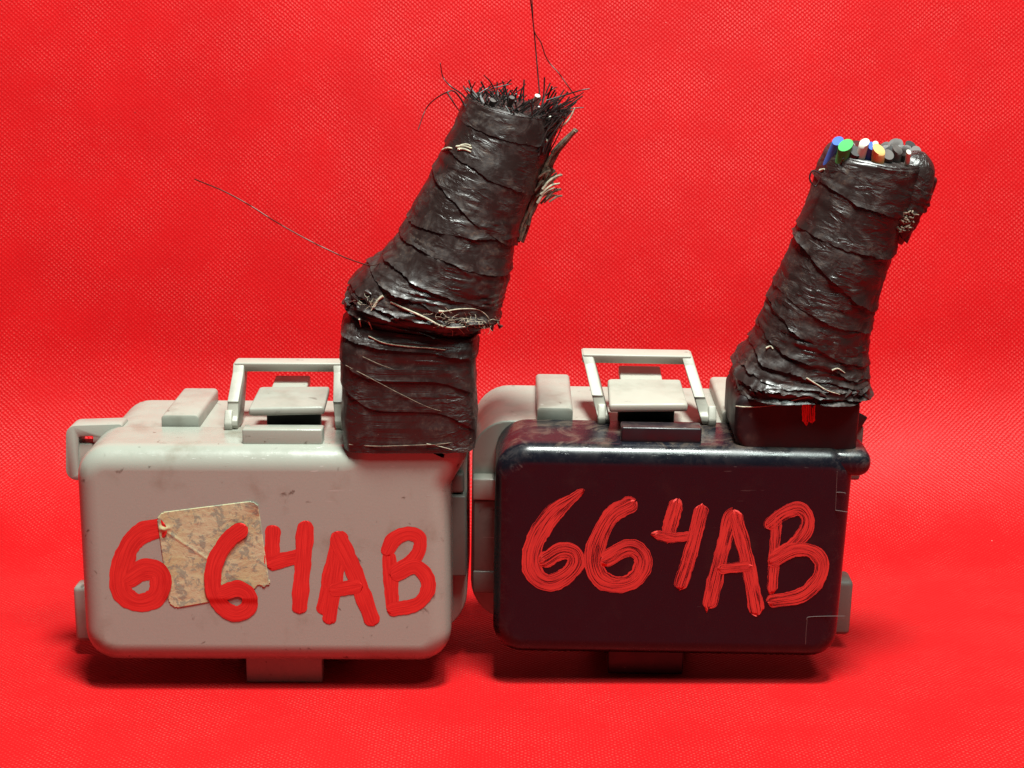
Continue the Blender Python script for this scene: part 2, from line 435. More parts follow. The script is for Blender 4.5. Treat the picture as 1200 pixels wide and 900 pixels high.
# ------------------------------------------------------------------ parts shared by both connectors
TOP, BOT, SEAM, BACK = 46.8, 5.4, 16.0, 39.0
def latch(fr, par, mats, bail_x, pad_x, neck_x, block_x, H=TOP):
    """the wire-lock: catch block on the lid, T shaped pad on the housing, bail hooked round them"""
    mb, mp, mc = mats
    xs = lambda px, py, y: fr.at(px, py, y).x
    bx0, bx1 = xs(block_x[0], 510, 4), xs(block_x[1], 510, 4)
    block('catch_block', (bx0, 3.6, H - 1.5), (bx1, 7.2, H + 2.75), mc, par, 0.35)
    x0, x1 = xs(pad_x[0], 480, 9), xs(pad_x[1], 480, 9)
    hull('latch_pad', [(x0, 9.0, H + 3.7), (x1, 9.0, H + 4.1), (x0, 9.0, H + 5.3), (x1, 9.0, H + 5.7),
                       (x0 + .3, 21.5, H + 4.7), (x1 - .3, 21.5, H + 4.9), (x0 + .3, 21.5, H + 6.5), (x1 - .3, 21.5, H + 6.6)], mp, par, 0.45)
    n0, n1 = xs(neck_x[0], 446, 24), xs(neck_x[1], 446, 24)
    hull('latch_neck', [(n0, 20.5, H + 4.9), (n1, 20.5, H + 4.9), (n0, 20.5, H + 6.2), (n1, 20.5, H + 6.2),
                        (n0, 28, H + 5.4), (n1, 28, H + 5.4), (n0, 28, H + 7.2), (n1, 28, H + 7.2)], mp, par, 0.3)
    block('latch_stem', (n0 + .8, 24.5, H - 1.0), (n1 - .8, 27.6, H + 6.0), mp, par, 0.3)
    block('latch_shade_block', (x0 + 2.2, 16.5, H - 1.0), (x1 - 1.6, 18.6, H + 5.2), M['black'], par, 0.3)  # block added under the pad, coloured black for the shade in the opening
    # bail: two side plates joined by a bar
    (lb, lt), (rb, rt) = bail_x
    w = 2.1
    for px_b, px_t, sgn in ((lb, lt, 1), (rb, rt, -1)):
        xb, xt = xs(px_b, 500, 14.5), xs(px_t, 424, 25)
        V, Fc = [], []
        prof = [(14.2, H - .1), (13.6, H + .7), (13.7, H + 1.7), (14.6, H + 2.3), (15.6, H + 4.6), (15.4, H + 5.0), (22.2, H + 9.0), (23.2, H + 10.6),
                (27.4, H + 10.6), (27.4, H + 8.2), (23.4, H + 2.6), (21.0, H + .2), (19.5, H - .3)]
        def lean(z): return xb + (xt - xb) * min(1, max(0, (z - H) / 10.6))
        bm = bmesh.new()
        a = [bm.verts.new((lean(z), y, z)) for y, z in prof]; b = [bm.verts.new((lean(z) + sgn * w, y, z)) for y, z in prof]
        bm.faces.new(a); bm.faces.new(b[::-1]); n = len(prof)
        for i in range(n): bm.faces.new((a[i], a[(i + 1) % n], b[(i + 1) % n], b[i]))
        bmesh.ops.recalc_face_normals(bm, faces=bm.faces)
        bmesh.ops.bevel(bm, geom=list(bm.edges), offset=0.28, segments=2, affect='EDGES', profile=0.5, clamp_overlap=True)
        bm_out('bail_leg', bm, mb, par)
        hull('bail_foot', [(xb - sgn * .35 + sgn * t * 1.5, y, z) for t in (0, 1) for y, z in ((13.2, H), (14.8, H - .1), (13.1, H + 1.3), (14.7, H + 3.6), (15.3, H + 3.4))], mb, par, 0.3)
    xl, xr = xs(lt, 424, 25), xs(rt, 424, 25)
    hull('bail_bar', [(x, y, z) for x in (xl + .15, xr - .15) for y, z in ((23.3, H + 8.9), (27.0, H + 8.9), (22.9, H + 10.75), (27.5, H + 10.75))], mb, par, 0.35)
def rib(fr, par, mat, px0, px1, H=TOP):
    a, b = fr.at(px0, 497, SEAM + .3).x, fr.at(px1, 497, SEAM + .3).x
    P = round_poly([(a, H - 1.0, 0), (b, H - 1.0, 0), (b, H + 2.1, 0.8), (a, H + 2.1, 0.8)], 5)
    extrude('rib', [(p.x, p.y) for p in P], 'y', SEAM + .35, BACK - 0.6, mat, par, 0.3)

def strokes(fr, par, mat, name, label, lines, base_off, over=None, dry=0.0):
    """one painted character: first stroke is the character, further strokes are its sub-parts"""
    head = None
    for li, (pts, wpx, *opt) in enumerate(lines):
        start_thin = bool(opt and opt[0])
        c2 = [fr.at(x, y, 0) for x, y in pts]
        c = catmull(c2, 10)
        n = len(c); L = [0.0]
        for i in range(1, n): L.append(L[-1] + (c[i] - c[i - 1]).length)
        hw = wpx * 0.5 * 0.152
        V, Fc, UV = [], [], []
        K = 10
        sd = R.random() * 50
        # end caps: extra stations
        st = []
        for i in range(n):
            t = (c[min(i + 1, n - 1)] - c[max(i - 1, 0)]).normalized()
            st.append((c[i], t, 1.0, L[i]))
        t0, t1 = st[0][1], st[-1][1]
        pre = [(c[0] - t0 * hw * math.sin(a) * .75, t0, max(0.12, math.cos(a)), -hw * math.sin(a)) for a in (1.45, 1.15, 0.8, 0.4)]
        post = [(c[-1] + t1 * hw * math.sin(a) * .75, t1, max(0.12, math.cos(a)), L[-1] + hw * math.sin(a)) for a in (0.4, 0.8, 1.15, 1.45)]
        st = pre + st + post
        for i, (p, t, sc, l) in enumerate(st):
            nrm = Vector((-t.z, 0, t.x))
            wv = hw * sc * (1 + 0.17 * noise.noise(Vector((l * 0.30, sd, 0))) + 0.07 * noise.noise(Vector((l * 1.1, sd, 3))))
            if start_thin: wv *= min(1.0, 0.45 + max(0, l) / (hw * 5))
            for j in range(K + 1):
                u = -1 + 2 * j / K
                edge = (0.10 + 0.05 * dry) * noise.noise(Vector((l * 1.6, sd + u * 3, 4.0))) * abs(u) ** 3
                tip = 0.0
                if i < 6 or i >= len(st) - 6: tip = (0.25 + 1.1 * dry) * noise.noise(Vector((u * 4.3, sd, i < 6))) * (1 if i >= len(st) - 6 else -1) * (1 - min(i, len(st) - 1 - i) / 6)
                q = p + nrm * (wv * u + edge) + t * tip
                ridge = 0.012 * (1 - u * u) + 0.004 * noise.noise(Vector((l * 0.25, u * 5 + sd, 0))) * (1 - abs(u))
                off = base_off + 0.014 * li + max(0, ridge)
                if over: off += over(q)
                V.append((q.x, -off, q.z)); UV.append((l + sd, u * hw + sd))
        rows = len(st)
        for i in range(rows - 1):
            for j in range(K):
                a = i * (K + 1) + j
                Fc.append((a, a + 1, a + K + 2, a + K + 1))
        o = build(name if head is None else 'paint_stroke', V, Fc, mat, head or par, uvs=UV, sharp=None)
        if head is None:
            head = o; o['label'] = label
    return head

# ------------------------------------------------------------------ taped cables
class Cable:
    """stations: (px, py, half width px, tilt deg, depth y, half depth mm, squareness)"""
    def __init__(self, fr, stations, seed):
        self.fr, self.seed = fr, seed
        self.s = [0.0]
        for i in range(1, len(stations)): self.s.append(self.s[-1] + math.dist(stations[i][:2], stations[i - 1][:2]))
        self.st = stations; self.L = self.s[-1]
    def val(self, s):
        S = self.s; n = len(S)
        i = 0
        while i < n - 2 and s > S[i + 1]: i += 1
        t = (s - S[i]) / (S[i + 1] - S[i])
        g = lambda q: Vector(self.st[min(max(q, 0), n - 1)])
        if t < 0 or t > 1: return g(i).lerp(g(i + 1), t)
        a, b, c, d = g(i - 1), g(i), g(i + 1), g(i + 2)
        m0, m1 = (c - a) * 0.5, (d - b) * 0.5
        return b * (2 * t ** 3 - 3 * t * t + 1) + m0 * (t ** 3 - 2 * t * t + t) + c * (-2 * t ** 3 + 3 * t * t) + m1 * (t ** 3 - t * t)
    def point(self, s, th, off=0.0):
        px, py, hw, al, y, b, n = self.val(s)
        al = math.radians(al)
        C = self.fr.at(px, py, y)
        E = self.fr.at(px + hw * math.cos(al), py + hw * math.sin(al), y)
        u = E - C; A = u.length; u.normalize()
        vv = Vector((0, 1, 0.12)); vv.normalize()
        cs, sn = math.cos(th), math.sin(th)
        x = math.copysign(abs(cs) ** (2 / n), cs); z = math.copysign(abs(sn) ** (2 / n), sn)
        nrm = (u * (math.copysign(abs(cs) ** (2 - 2 / n), cs) / A) + vv * (math.copysign(abs(sn) ** (2 - 2 / n), sn) / b)).normalized()
        lump = 0.22 * noise.noise(Vector((cs * 1.2, sn * 1.2, s * 0.02 + self.seed))) + 0.10 * noise.noise(Vector((cs * 2, sn * 2, s * 0.12 + self.seed * 2)))
        return C + u * (A * x) + vv * (b * z) + nrm * (off + lump)
    def base(self, name, par, mat, n=120, rows=110):
        V, Fc, UV = [], [], []
        for i in range(rows + 1):
            s = self.L * i / rows
            for j in range(n): V.append(self.point(s, 2 * math.pi * j / n)); UV.append((j / n * 60, s * 0.155))
        for i in range(rows):
            for j in range(n):
                k2 = (j + 1) % n
                Fc.append((i * n + j, i * n + k2, (i + 1) * n + k2, (i + 1) * n + j))
        Fc.append(tuple(range(n))[::-1]); Fc.append(tuple(rows * n + j for j in range(n)))
        self.bv = [V, Fc[:-2]]
        return build(name, V, Fc, mat, par, uvs=UV, sharp=None)
    def band(self, par, mats, lo, hi, klo, khi, off, flare=0.0, jag=1.0, wr=0.16, ph=0.0, n=200, name='tape_wrap'):
        """closed strip of tape; lo/hi: position along the cable (px) on its axis, k: tilt of each edge"""
        m = 16
        V, Fc, UV, mi = [], [], [], []
        sd = self.seed * 7 + lo * 0.37
        for j in range(n):
            th = 2 * math.pi * j / n
            ct = math.cos(th + ph)
            cx, sx = math.cos(th), math.sin(th)
            a = lo - klo * ct + jag * (3.2 * noise.noise(Vector((cx * 2.1, sx * 2.1, sd))) + 1.3 * noise.noise(Vector((cx * 9, sx * 9, sd))) + 0.8 * noise.noise(Vector((cx * 30, sx * 30, sd))))
            b = hi - khi * ct + jag * (2.2 * noise.noise(Vector((cx * 2.1, sx * 2.1, sd + 9))) + 0.9 * noise.noise(Vector((cx * 9, sx * 9, sd + 9))))
            b = max(b, a + 4)
            for i in range(m + 1):
                t = i / m
                # row 0 tucks under, row 1 is the free lower edge, last rows tuck into the next wrap
                if i == 0: s, o = a + 1.2, -0.25
                elif i == m: s, o = b, -0.3
                else:
                    s = a + (b - a) * (i - 1) / (m - 1)
                    tt = (i - 1) / (m - 1)
                    fl = flare * max(0.0, 1 - tt * 3.2) ** 2 * (0.55 + 0.9 * noise.noise(Vector((cx * 3, sx * 3, sd + 2))))
                    w = wr * noise.noise(Vector((cx * 1.6, sx * 1.6, s * 0.22 + sd))) + wr * 0.7 * noise.noise(Vector((cx * 2.6 + 5, sx * 2.6, s * 0.5 + cx * 2 + sd)))
                    w += wr * 0.9 * abs(noise.noise(Vector((cx * 1.1, sx * 1.1, s * 0.10 - ct * 1.4 + sd))))
                    o = off * (1 - 0.55 * tt) + fl + w
                s = max(0.0, min(self.L, s))
                V.append(self.point(s, th, o)); UV.append((j / n * 60 + sd, s * 0.155 + sd))
        for j in range(n):
            k2 = (j + 1) % n
            for i in range(m):
                Fc.append((j * (m + 1) + i, k2 * (m + 1) + i, k2 * (m + 1) + i + 1, j * (m + 1) + i + 1)); mi.append(1 if i == 0 else 0)
        o = len(self.bv[0])
        self.bv[0] = self.bv[0] + V; self.bv[1] = self.bv[1] + [tuple(o + q for q in f) for f in Fc]
        return build(name, V, Fc, mats, par, uvs=UV, midx=mi, sharp=55)
    def done(self):
        self.tree = BVHTree.FromPolygons([tuple(v) for v in self.bv[0]], self.bv[1])
    def on(self, px, py, lift=0.12, y=6.0):
        """the spot of the cable's surface seen at a pixel, or free air at depth y beside it"""
        o, d = self.fr.ray(px, py); d.normalize()
        h = self.tree.ray_cast(o, d)
        if h[0] is None: return self.fr.at(px, py, y)
        return h[0] - d * lift

# ================================================================== connector with the light grey lid
GROUP = 'cut-off wiring connectors on the red cloth'
c1 = root('wiring_connector', (-45.2, 0, 0), (0, 0.25, 0),
          'light grey connector with a torn sticker and a frayed black taped cable', 'connector', GROUP)
f1 = Frame(c1)
def X1(px, py, y): return f1.at(px, py, y).x
xl = X1(97, 640, 4); xr = X1(528.5, 640, 4)
sx0 = X1(409, 535, 3); sx1 = X1(547, 535, 3)
P = round_poly([(xl, BOT, 6.0), (xr, BOT, 6.0), (xr, 39.5, 3.5), (sx1, 44.6, 2.5), (sx1, 56, 4.5), (sx0, 56, 4.5), (sx0, TOP, 1.2), (xl, TOP, 6.0)], 8)
shell('lid', P, 0.0, SEAM, 4.0, M['grey'], c1)
hx1 = X1(548, 620, 20)
P = round_poly([(xl + .4, BOT - .2, 6.5), (hx1, BOT - .2, 9), (hx1, TOP - .5, 6.0), (xl + .4, TOP - .5, 6.0)], 8)
shell('housing', P, SEAM + .02, BACK, 0.35, M['grey_housing'], c1)
# side plate and dark flank of the housing seen beside the lid
z0, z1 = f1.at(540, 672, 15).z, f1.at(540, 578, 15).z
block('side_plate', (xr - 2, 13.2, z0), (X1(546.5, 620, 14), 17.5, z1), M['side_grey'], c1, 0.4)
block('side_cap', (xr - 2, 13.8, z1 + .3), (X1(544, 570, 15), 17.0, z1 + 4.2), M['side_grey'], c1, 0.6)
latch(f1, c1, (M['cream'], M['grey_housing'], M['grey']), ((266, 275), (407, 404)), (291, 380), (320, 361), (284, 378))
rib(f1, c1, M['grey_housing'], 189, 233)
# feet: the lower catch block and the lower latch carry the connector
a, b = X1(289, 795, 5), X1(378, 795, 5)
block('catch_block', (a, 4.7, 0.02), (b, 8.2, BOT + 1.0), M['grey'], c1, 0.3)
block('lower_latch', (a - 4, 19, 0.02), (b + 4, 27, BOT + .5), M['grey_housing'], c1, 0.6)
block('lower_latch_leg', (X1(250, 790, 13), 12, 1.4), (X1(262, 790, 13), 24, BOT + .6), M['grey_housing'], c1, 0.5)
# hinge bracket on the flank: C-shaped plate with a tongue inside its window
def zz1(py, y, px=110): return f1.at(px, py, y).z
yb = 17.0
A = lambda px, py: (X1(px, py, yb), f1.at(px, py, yb).z)
C = round_poly([A(77, 563) + (2.0,), A(77, 499) + (2.0,), A(143, 497) + (0.6,), A(143, 519) + (0.2,), A(109, 519) + (0.3,), A(109, 511) + (0.3,), A(92, 512) + (0.3,), A(92, 554) + (0.3,), A(152, 554) + (0.2,), A(152, 563) + (0.5,)], 5)
extrude('hinge_bracket', [(p.x, p.y) for p in C], 'y', yb, yb + 5.2, M['grey_housing'], c1, 0.25)
p, q = A(91.4, 556), A(150, 521)
block('hinge_tongue', (p[0], yb + .5, p[1]), (q[0], yb + 4.4, q[1]), M['cream'], c1, 0.3)
p, q = A(87, 755), A(108, 690)
block('side_tab', (p[0], yb + 1, p[1]), (xl + 2.5, yb + 6, q[1]), M['grey_housing'], c1, 1.0, 4)
p, q = A(95, 722), A(99, 714)

# sticker
def make_sticker():
    cor = [(183, 601), (303, 586), (318, 693), (199, 714)]
    pc = [f1.at(x, y, 0) for x, y in cor]
    N = 110
    idx, V, Fc = {}, [], []
    def keep(u, v):
        r = 0.10
        for cu, cv in ((0, 0), (1, 0), (1, 1), (0, 1)):
            du, dv = abs(u - cu), abs(v - cv)
            if du < r and dv < r and (r - du) ** 2 + (r - dv) ** 2 > r * r: return False
        e = 0.012 * noise.noise(Vector((u * 14, v * 14, 2)))
        if v > 0.925 + e * 2 + 0.03 * noise.noise(Vector((u * 22, 1, 0))) and u > 0.42 + 0.03 * noise.noise(Vector((v * 60, 3, 0))): return False
        if u > 0.992 + e * 0.8: return False
        return True
    def vert(i, j):
        if (i, j) in idx: return idx[(i, j)]
        u, v = i / N, j / N
        p = (pc[0] * (1 - u) + pc[1] * u) * (1 - v) + (pc[3] * (1 - u) + pc[2] * u) * v
        h = 0.07 + 0.035 * noise.noise(Vector((u * 7, v * 7, 0))) + 0.022 * noise.noise(Vector((u * 19, v * 23, 5)))
        d = abs((v - 0.18) - (u - 0.05) * 0.95) / 1.38                   # crease running down from the upper left
        if u < 0.5: h += 0.06 * math.exp(-(d / 0.014) ** 2)
        h += 0.35 * max(0, (u - 0.84) / 0.16) * max(0, (0.16 - v) / 0.16)    # lifted corner
        h += 0.25 * math.exp(-((u - 0.06) / 0.05) ** 2 - ((v - 0.17) / 0.025) ** 2)
        V.append((p.x, -max(0.03, h), p.z)); idx[(i, j)] = len(V) - 1
        return idx[(i, j)]
    for i in range(N):
        for j in range(N):
            if keep((i + .5) / N, (j + .5) / N): Fc.append((vert(i, j), vert(i + 1, j), vert(i + 1, j + 1), vert(i, j + 1)))
    o = build('label_sticker', V, Fc, M['sticker'], c1, sharp=None)
    so = o.modifiers.new('thickness', 'SOLIDIFY'); so.thickness = 0.00012; so.offset = 1
    o['label'] = 'worn mottled beige sticker with curled corners'
make_sticker()
q0, q1 = f1.at(190, 600, 0), f1.at(310, 704, 0)
def over_sticker(p):
    fx = min(max((p.x - q0.x) / 1.0 + .5, 0), 1) * min(max((q1.x - p.x) / 1.0 + .5, 0), 1)
    fz = min(max((q0.z - p.z) / 1.0 + .5, 0), 1) * min(max((p.z - q1.z) / 1.0 + .5, 0), 1)
    return 0.20 * fx * fz
pm = M['paint']
strokes(f1, c1, pm, 'painted_digit', 'thick red painted 6 beside the sticker',
        [([(186, 619), (168, 624), (153, 638), (145, 658), (141, 680), (144, 695), (155, 704), (168, 706), (182, 700), (188, 686), (187, 673), (177, 667), (165, 669), (152, 677)], 25)], 0.03, over_sticker)
strokes(f1, c1, pm, 'painted_digit', 'red painted 6 across the sticker',
        [([(283, 620), (268, 632), (254, 654), (249.5, 676), (252, 696), (262, 712), (277, 719), (291, 712), (292, 697), (279, 689), (262, 694)], 20)], 0.08, over_sticker)
strokes(f1, c1, pm, 'painted_digit', 'red painted 4 on grey lid',
        [([(320, 622), (319, 640), (319, 660)], 19), ([(319, 660), (332, 656), (350, 652)], 19), ([(358, 617), (355, 660), (351, 712)], 20)], 0.03, over_sticker)
strokes(f1, c1, pm, 'painted_letter', 'red painted A on grey lid',
        [([(398, 630), (388, 680), (381, 714)], 22), ([(400, 632), (393, 680), (386, 725)], 18), ([(396, 630), (415, 670), (436, 726)], 21), ([(392, 691), (418, 687)], 17)], 0.03)
strokes(f1, c1, pm, 'painted_letter', 'red painted B on grey lid',
        [([(456, 652), (458, 680), (460, 712)], 17), ([(454, 645), (462, 632), (478, 625), (491, 630), (491, 645), (480, 660), (462, 671)], 18), ([(464, 673), (486, 664), (500, 676), (501, 692), (488, 708), (460, 714)], 18)], 0.03)

# cable 1
cab1 = Cable(f1, [(482, 511, 74, 0, 7.6, 8.2, 7.0), (481, 480, 76, 0, 7.6, 8.3, 7.0), (480, 450, 75.5, 0, 7.8, 8.4, 6.5), (480, 398, 76, 1, 8.2, 8.8, 6.0), (481, 380, 75, 4, 8.2, 8.6, 4.0), (483, 370, 73, 7, 8.2, 8.2, 3.0),
                  (494, 358, 84, 7, 8.6, 9.8, 2.6), (506, 334, 80, 12, 8.9, 10.2, 2.2), (529, 303, 68, 15, 9.2, 10.0, 2.1), (549, 250, 59, 20, 10, 9.4, 2.05),
                  (571, 202, 57, 22, 11, 9.0, 2), (590, 158, 56, 22, 12, 8.6, 2), (600, 124, 53, 12, 12.6, 8.2, 2)], 1.7)
k1 = cab1.base('taped_cable', c1, M['tape'])
k1['label'] = 'thick black taped cable stump with frayed strands'
TM, TM2 = [M['tape'], M['edge']], [M['tape2'], M['edge']]
B = cab1.band
for q, (lo, hi, kl, kh, of, fl, jg, wr) in enumerate((
        (1, 66, 0, 28, 0.26, 0.15, 0.6, 0.07), (50, 120, 30, 20, 0.36, 0.12, 0.4, 0.08), (84, 137, 18, 6, 0.46, 0.12, 0.5, 0.10), (116, 138, 12, 4, 0.60, 0.30, 1.0, 0.14),
        (144, 166, 8, 12, 0.75, 1.10, 1.9, 0.24), (151, 178, 14, 15, 1.00, 0.80, 2.0, 0.28), (164, 192, 9, 14, 1.00, 0.55, 1.6, 0.30), (178, 212, 19, 10, 0.95, 0.80, 1.6, 0.32),
        (200, 250, 15, 22, 0.78, 0.55, 1.4, 0.30), (236, 300, 4, 18, 0.58, 0.30, 1.1, 0.22), (268, 316, -12, 14, 0.58, 0.35, 0.9, 0.16),
        (290, 352, 25, 6, 0.50, 0.40, 1.0, 0.14), (340, 432, 7, 2, 0.38, 0.28, 0.9, 0.11), (386, 434, -5, 2, 0.36, 0.15, 0.7, 0.09))):
    B(k1, TM2 if q % 2 else TM, lo, hi, kl, kh, of, fl, jg, wr)
cab1.done()
on = cab1.on
# torn shreds of tape along ragged hems
def shreds(cb, par, spots, n):
    for q in range(n):
        x, y = R.choice(spots)
        x += R.uniform(-9, 9); y += R.uniform(-5, 4)
        a = R.uniform(0.2, 2.9); l = R.uniform(4, 10)
        p = cb.on(x, y, -0.1, 3.0); m = cb.on(x + l * .5 * math.cos(a), y + l * .5 * math.sin(a), 0.25, p.y)
        e = cb.on(x + l * math.cos(a), y + l * math.sin(a), 0.5, p.y)
        V, Fc = tube_data([p, m, e], lambda t: 0.55 * (1 - t) + 0.04, 6, 3)
        build('tape_shred', V, Fc, M['tape2'], par, uvs=[(v[0], v[2]) for v in V])
shreds(cab1, k1, [(408, 352), (425, 345), (560, 384), (578, 380), (520, 380), (470, 368), (440, 358)], 14)
# beige threads lying on the wraps
def thread(path, r, par, mat='twine', cb=cab1, lift=0.16, y=5.0, name='loose_thread', per=6, taper=True):
    return tube(name, [cb.on(x, yy, lift, y) for x, yy in path], r, M[mat], par, 6, per, taper)
thread([(432, 394), (450, 402), (478, 406), (505, 408), (522, 410)], 0.14, k1)
thread([(458, 354), (475, 362), (498, 372), (515, 381), (528, 384), (545, 383)], 0.20, k1)
thread([(449, 347), (443, 352), (438, 362)], 0.30, k1)
thread([(447, 348), (441, 354), (435, 364)], 0.22, k1)
thread([(421, 374), (423, 383)], 0.16, k1); thread([(432, 377), (436, 386)], 0.14, k1)
thread([(520, 365), (540, 362), (560, 363), (572, 372), (574, 384)], 0.10, k1, y=2)
thread([(514, 365), (521, 365)], 0.28, k1)
thread([(405, 428), (430, 441), (470, 462), (510, 480), (556, 488)], 0.07, k1, 'frayed')
thread([(409, 521), (440, 523), (480, 522), (520, 520), (552, 514)], 0.10, k1, 'frayed', y=-1.0)
thread([(500, 520), (515, 523), (530, 527)], 0.07, k1, y=-1.0)
thread([(425, 418), (445, 427), (462, 433)], 0.06, k1, 'frayed')
V, Fc = [], []
for i in range(60):                                       # fuzz of torn cloth fibres
    px, py = R.choice([(530, 380), (548, 378), (560, 380), (520, 372), (436, 356), (572, 380)])
    px += R.uniform(-14, 14); py += R.uniform(-6, 6)
    pts = [(px, py)]
    a = R.uniform(0, 6.28)
    for q in range(3): a += R.uniform(-.9, .9); pts.append((pts[-1][0] + 4 * math.cos(a), pts[-1][1] + 3 * math.sin(a)))
    tube_data([cab1.on(x, yy, 0.25 + R.random() * .35, 1.5) for x, yy in pts], 0.035, 4, 3, V, Fc)
o = build('lint_fuzz', V, Fc, M['twine'], k1); o['kind'] = 'stuff'
# knot of thread near the upper end
for (a, b) in (((535, 172), (553, 174)), ((537, 175), (552, 178)), ((540, 171), (552, 171)), ((519, 176), (530, 174))):
    thread([a, ((a[0] + b[0]) / 2, (a[1] + b[1]) / 2 - 1.5), b], 0.28, k1, lift=0.1, y=9)
# long loose wires
tube('loose_strand', [f1.at(x, y, d) for x, y, d in ((446, 308, 5), (434, 311, 3), (410, 304, 2), (385, 293, 2), (355, 278, 3), (320, 258, 4), (290, 239, 5), (262, 224, 5), (243, 216, 4), (228, 210, 3))], 0.105, M['strand_brown'], k1, 6, 8)
tube('loose_strand', [f1.at(x, y, d) for x, y, d in ((633, 118, 10), (631, 95, 11), (628, 60, 12), (625, 28, 12), (621, -6, 11), (618, -30, 10))], 0.12, M['strand'], k1, 6, 8)
tube('loose_strand', [f1.at(x, y, d) for x, y, d in ((674, 112, 10), (665, 100, 10), (655, 86, 11), (645, 75, 12), (639, 65, 12), (634, 50, 12), (626, 36, 12), (624, 10, 12), (622, -30, 12))], 0.10, M['strand_brown'], k1, 6, 8)
for path in ([(553, 128), (543, 112), (528, 101), (519, 90), (516, 74)], [(548, 130), (540, 116), (532, 107), (524, 108), (510, 116), (499, 128), (490, 152)],
             [(556, 124), (562, 110), (575, 102), (592, 96)], [(524, 108), (530, 118), (538, 130)], [(558, 120), (552, 108), (557, 96)], [(585, 118), (576, 98), (567, 88)],
             [(640, 118), (660, 112), (680, 106), (691, 104)], [(650, 130), (668, 120), (684, 108)], [(640, 112), (648, 104), (653, 102)], [(560, 122), (572, 106), (600, 98)],
             [(608, 118), (612, 104), (616, 98)], [(644, 135), (664, 128), (684, 126)]):
    d0 = R.uniform(7, 13)
    tube('loose_strand', [f1.at(x, y, d0 + 0.6 * i * R.uniform(-1, 1)) for i, (x, y) in enumerate(path)], 0.17, M['strand'], k1, 6, 6, True)
thread([(640, 166), (648, 155), (660, 147), (668, 138), (674, 126)], 0.26, k1, y=6.5)
# mass of cut strands at the end of the cable
V, Fc = [], []
for i in range(130):
    th = R.uniform(0, 6.283); rr = math.sqrt(R.random()) * 0.95
    c0 = cab1.point(cab1.L - 3, th); cc = cab1.point(cab1.L - 3, th + math.pi)
    mid = (c0 + cc) / 2
    p = mid + (c0 - mid) * rr
    ax = Vector((0.25, 0.05, 0.95))
    rx = (p.x - mid.x) / 8.5
    d = (ax + Vector((rx * 0.75 + R.uniform(-.75, .95), R.uniform(-1.0, .5), R.uniform(-.3, .1)))).normalized()
    ln = R.choice((R.uniform(0.8, 2.2), R.uniform(1.5, 3.2), R.uniform(2.5, 5.0))) * (1.0 + 0.45 * max(0, rx))
    bend = Vector((R.uniform(-.5, .6), R.uniform(-.6, .3), R.uniform(-.3, .1))) * ln * 0.3
    tube_data([p - d * 1.2, p + d * ln * .5 + bend * .3, p + d * ln + bend], R.uniform(0.10, 0.18), 5, 3, V, Fc)
for i in range(80):                                      # strands fanned out to the right, behind the tape
    t = R.random()
    x0, y0 = 632 + 14 * t + R.uniform(-6, 6), 176 - 50 * R.random()
    ang = R.uniform(-1.25, 0.1); ln = R.uniform(20, 44)
    x1, y1 = x0 + ln * math.cos(ang), y0 + ln * math.sin(ang)
    if y1 < 104: y1 = 104 + R.uniform(0, 6)
    lim = 690 - max(0, (y1 - 108)) * 0.85
    x1 = min(x1, lim + R.uniform(-5, 1))
    d0 = R.uniform(5.5, 15)
    tube_data([f1.at(x0 - 6, y0 + 8, d0), f1.at((x0 + x1) / 2 + R.uniform(-3, 3), (y0 + y1) / 2 + R.uniform(-2, 3), d0 + R.uniform(-.5, .5)), f1.at(x1, y1, d0 + R.uniform(-1, 1))], R.uniform(0.11, 0.17), 5, 3, V, Fc)
o = build('wire_strands', V, Fc, M['strand'], k1); o['kind'] = 'stuff'
for (x, y, r, m) in ((630, 112, 0.5, 'w_white'), (644, 137, 0.42, 'w_white'), (578, 117, 0.6, 'w_grey'), (600, 114, 0.5, 'w_grey')):
    a, b = f1.at(x - 3, y + 10, 9), f1.at(x, y, 8)
    tube('wire', [a, (a + b) / 2, b], r, M[m], k1, 12, 4)
# frayed strip of cloth hanging off the right flank
V, Fc = [], []
spine = [(606, 282), (614, 262), (622, 240), (632, 218), (642, 196), (650, 180), (662, 165), (674, 153)]
for i in range(34):
    s0 = R.randint(0, 5); e0 = min(len(spine) - 1, s0 + R.randint(2, 4))
    off = R.uniform(-5, 6); dy = R.uniform(9, 14)
    tw = R.uniform(0, 6)
    tube_data([f1.at(x + off * (1 - .09 * q) + 2 * math.sin(q * 1.7 + tw), y + R.uniform(-2, 2), dy + math.cos(q * 1.7 + tw) * .5) for q, (x, y) in list(enumerate(spine))[s0:e0 + 1]], R.uniform(0.16, 0.34), 5, 4, V, Fc)
for i in range(26):
    x, y = 640 + R.uniform(-12, 8), 212 + R.uniform(-6, 22)
    a = R.uniform(-0.9, -0.1); l = R.uniform(8, 18)
    d0 = R.uniform(8, 12)
    x1 = min(659, x + l * math.cos(a))
    tube_data([f1.at(x - 4, y + 5, d0), f1.at((x + x1) / 2, y + l * math.sin(a) * .6, d0), f1.at(x1, y + l * math.sin(a), d0)], R.uniform(0.14, 0.24), 5, 3, V, Fc)
o = build('frayed_cloth_strip', V, Fc, M['frayed'], k1); o['kind'] = 'stuff'
for path in ([(636, 222), (644, 212), (654, 206), (659, 205)], [(634, 228), (645, 218), (656, 215)], [(630, 238), (638, 226), (650, 220)]):
    tube('loose_thread', [f1.at(x, y, 8) for x, y in path], 0.32, M['twine'], k1, 6, 5, True)

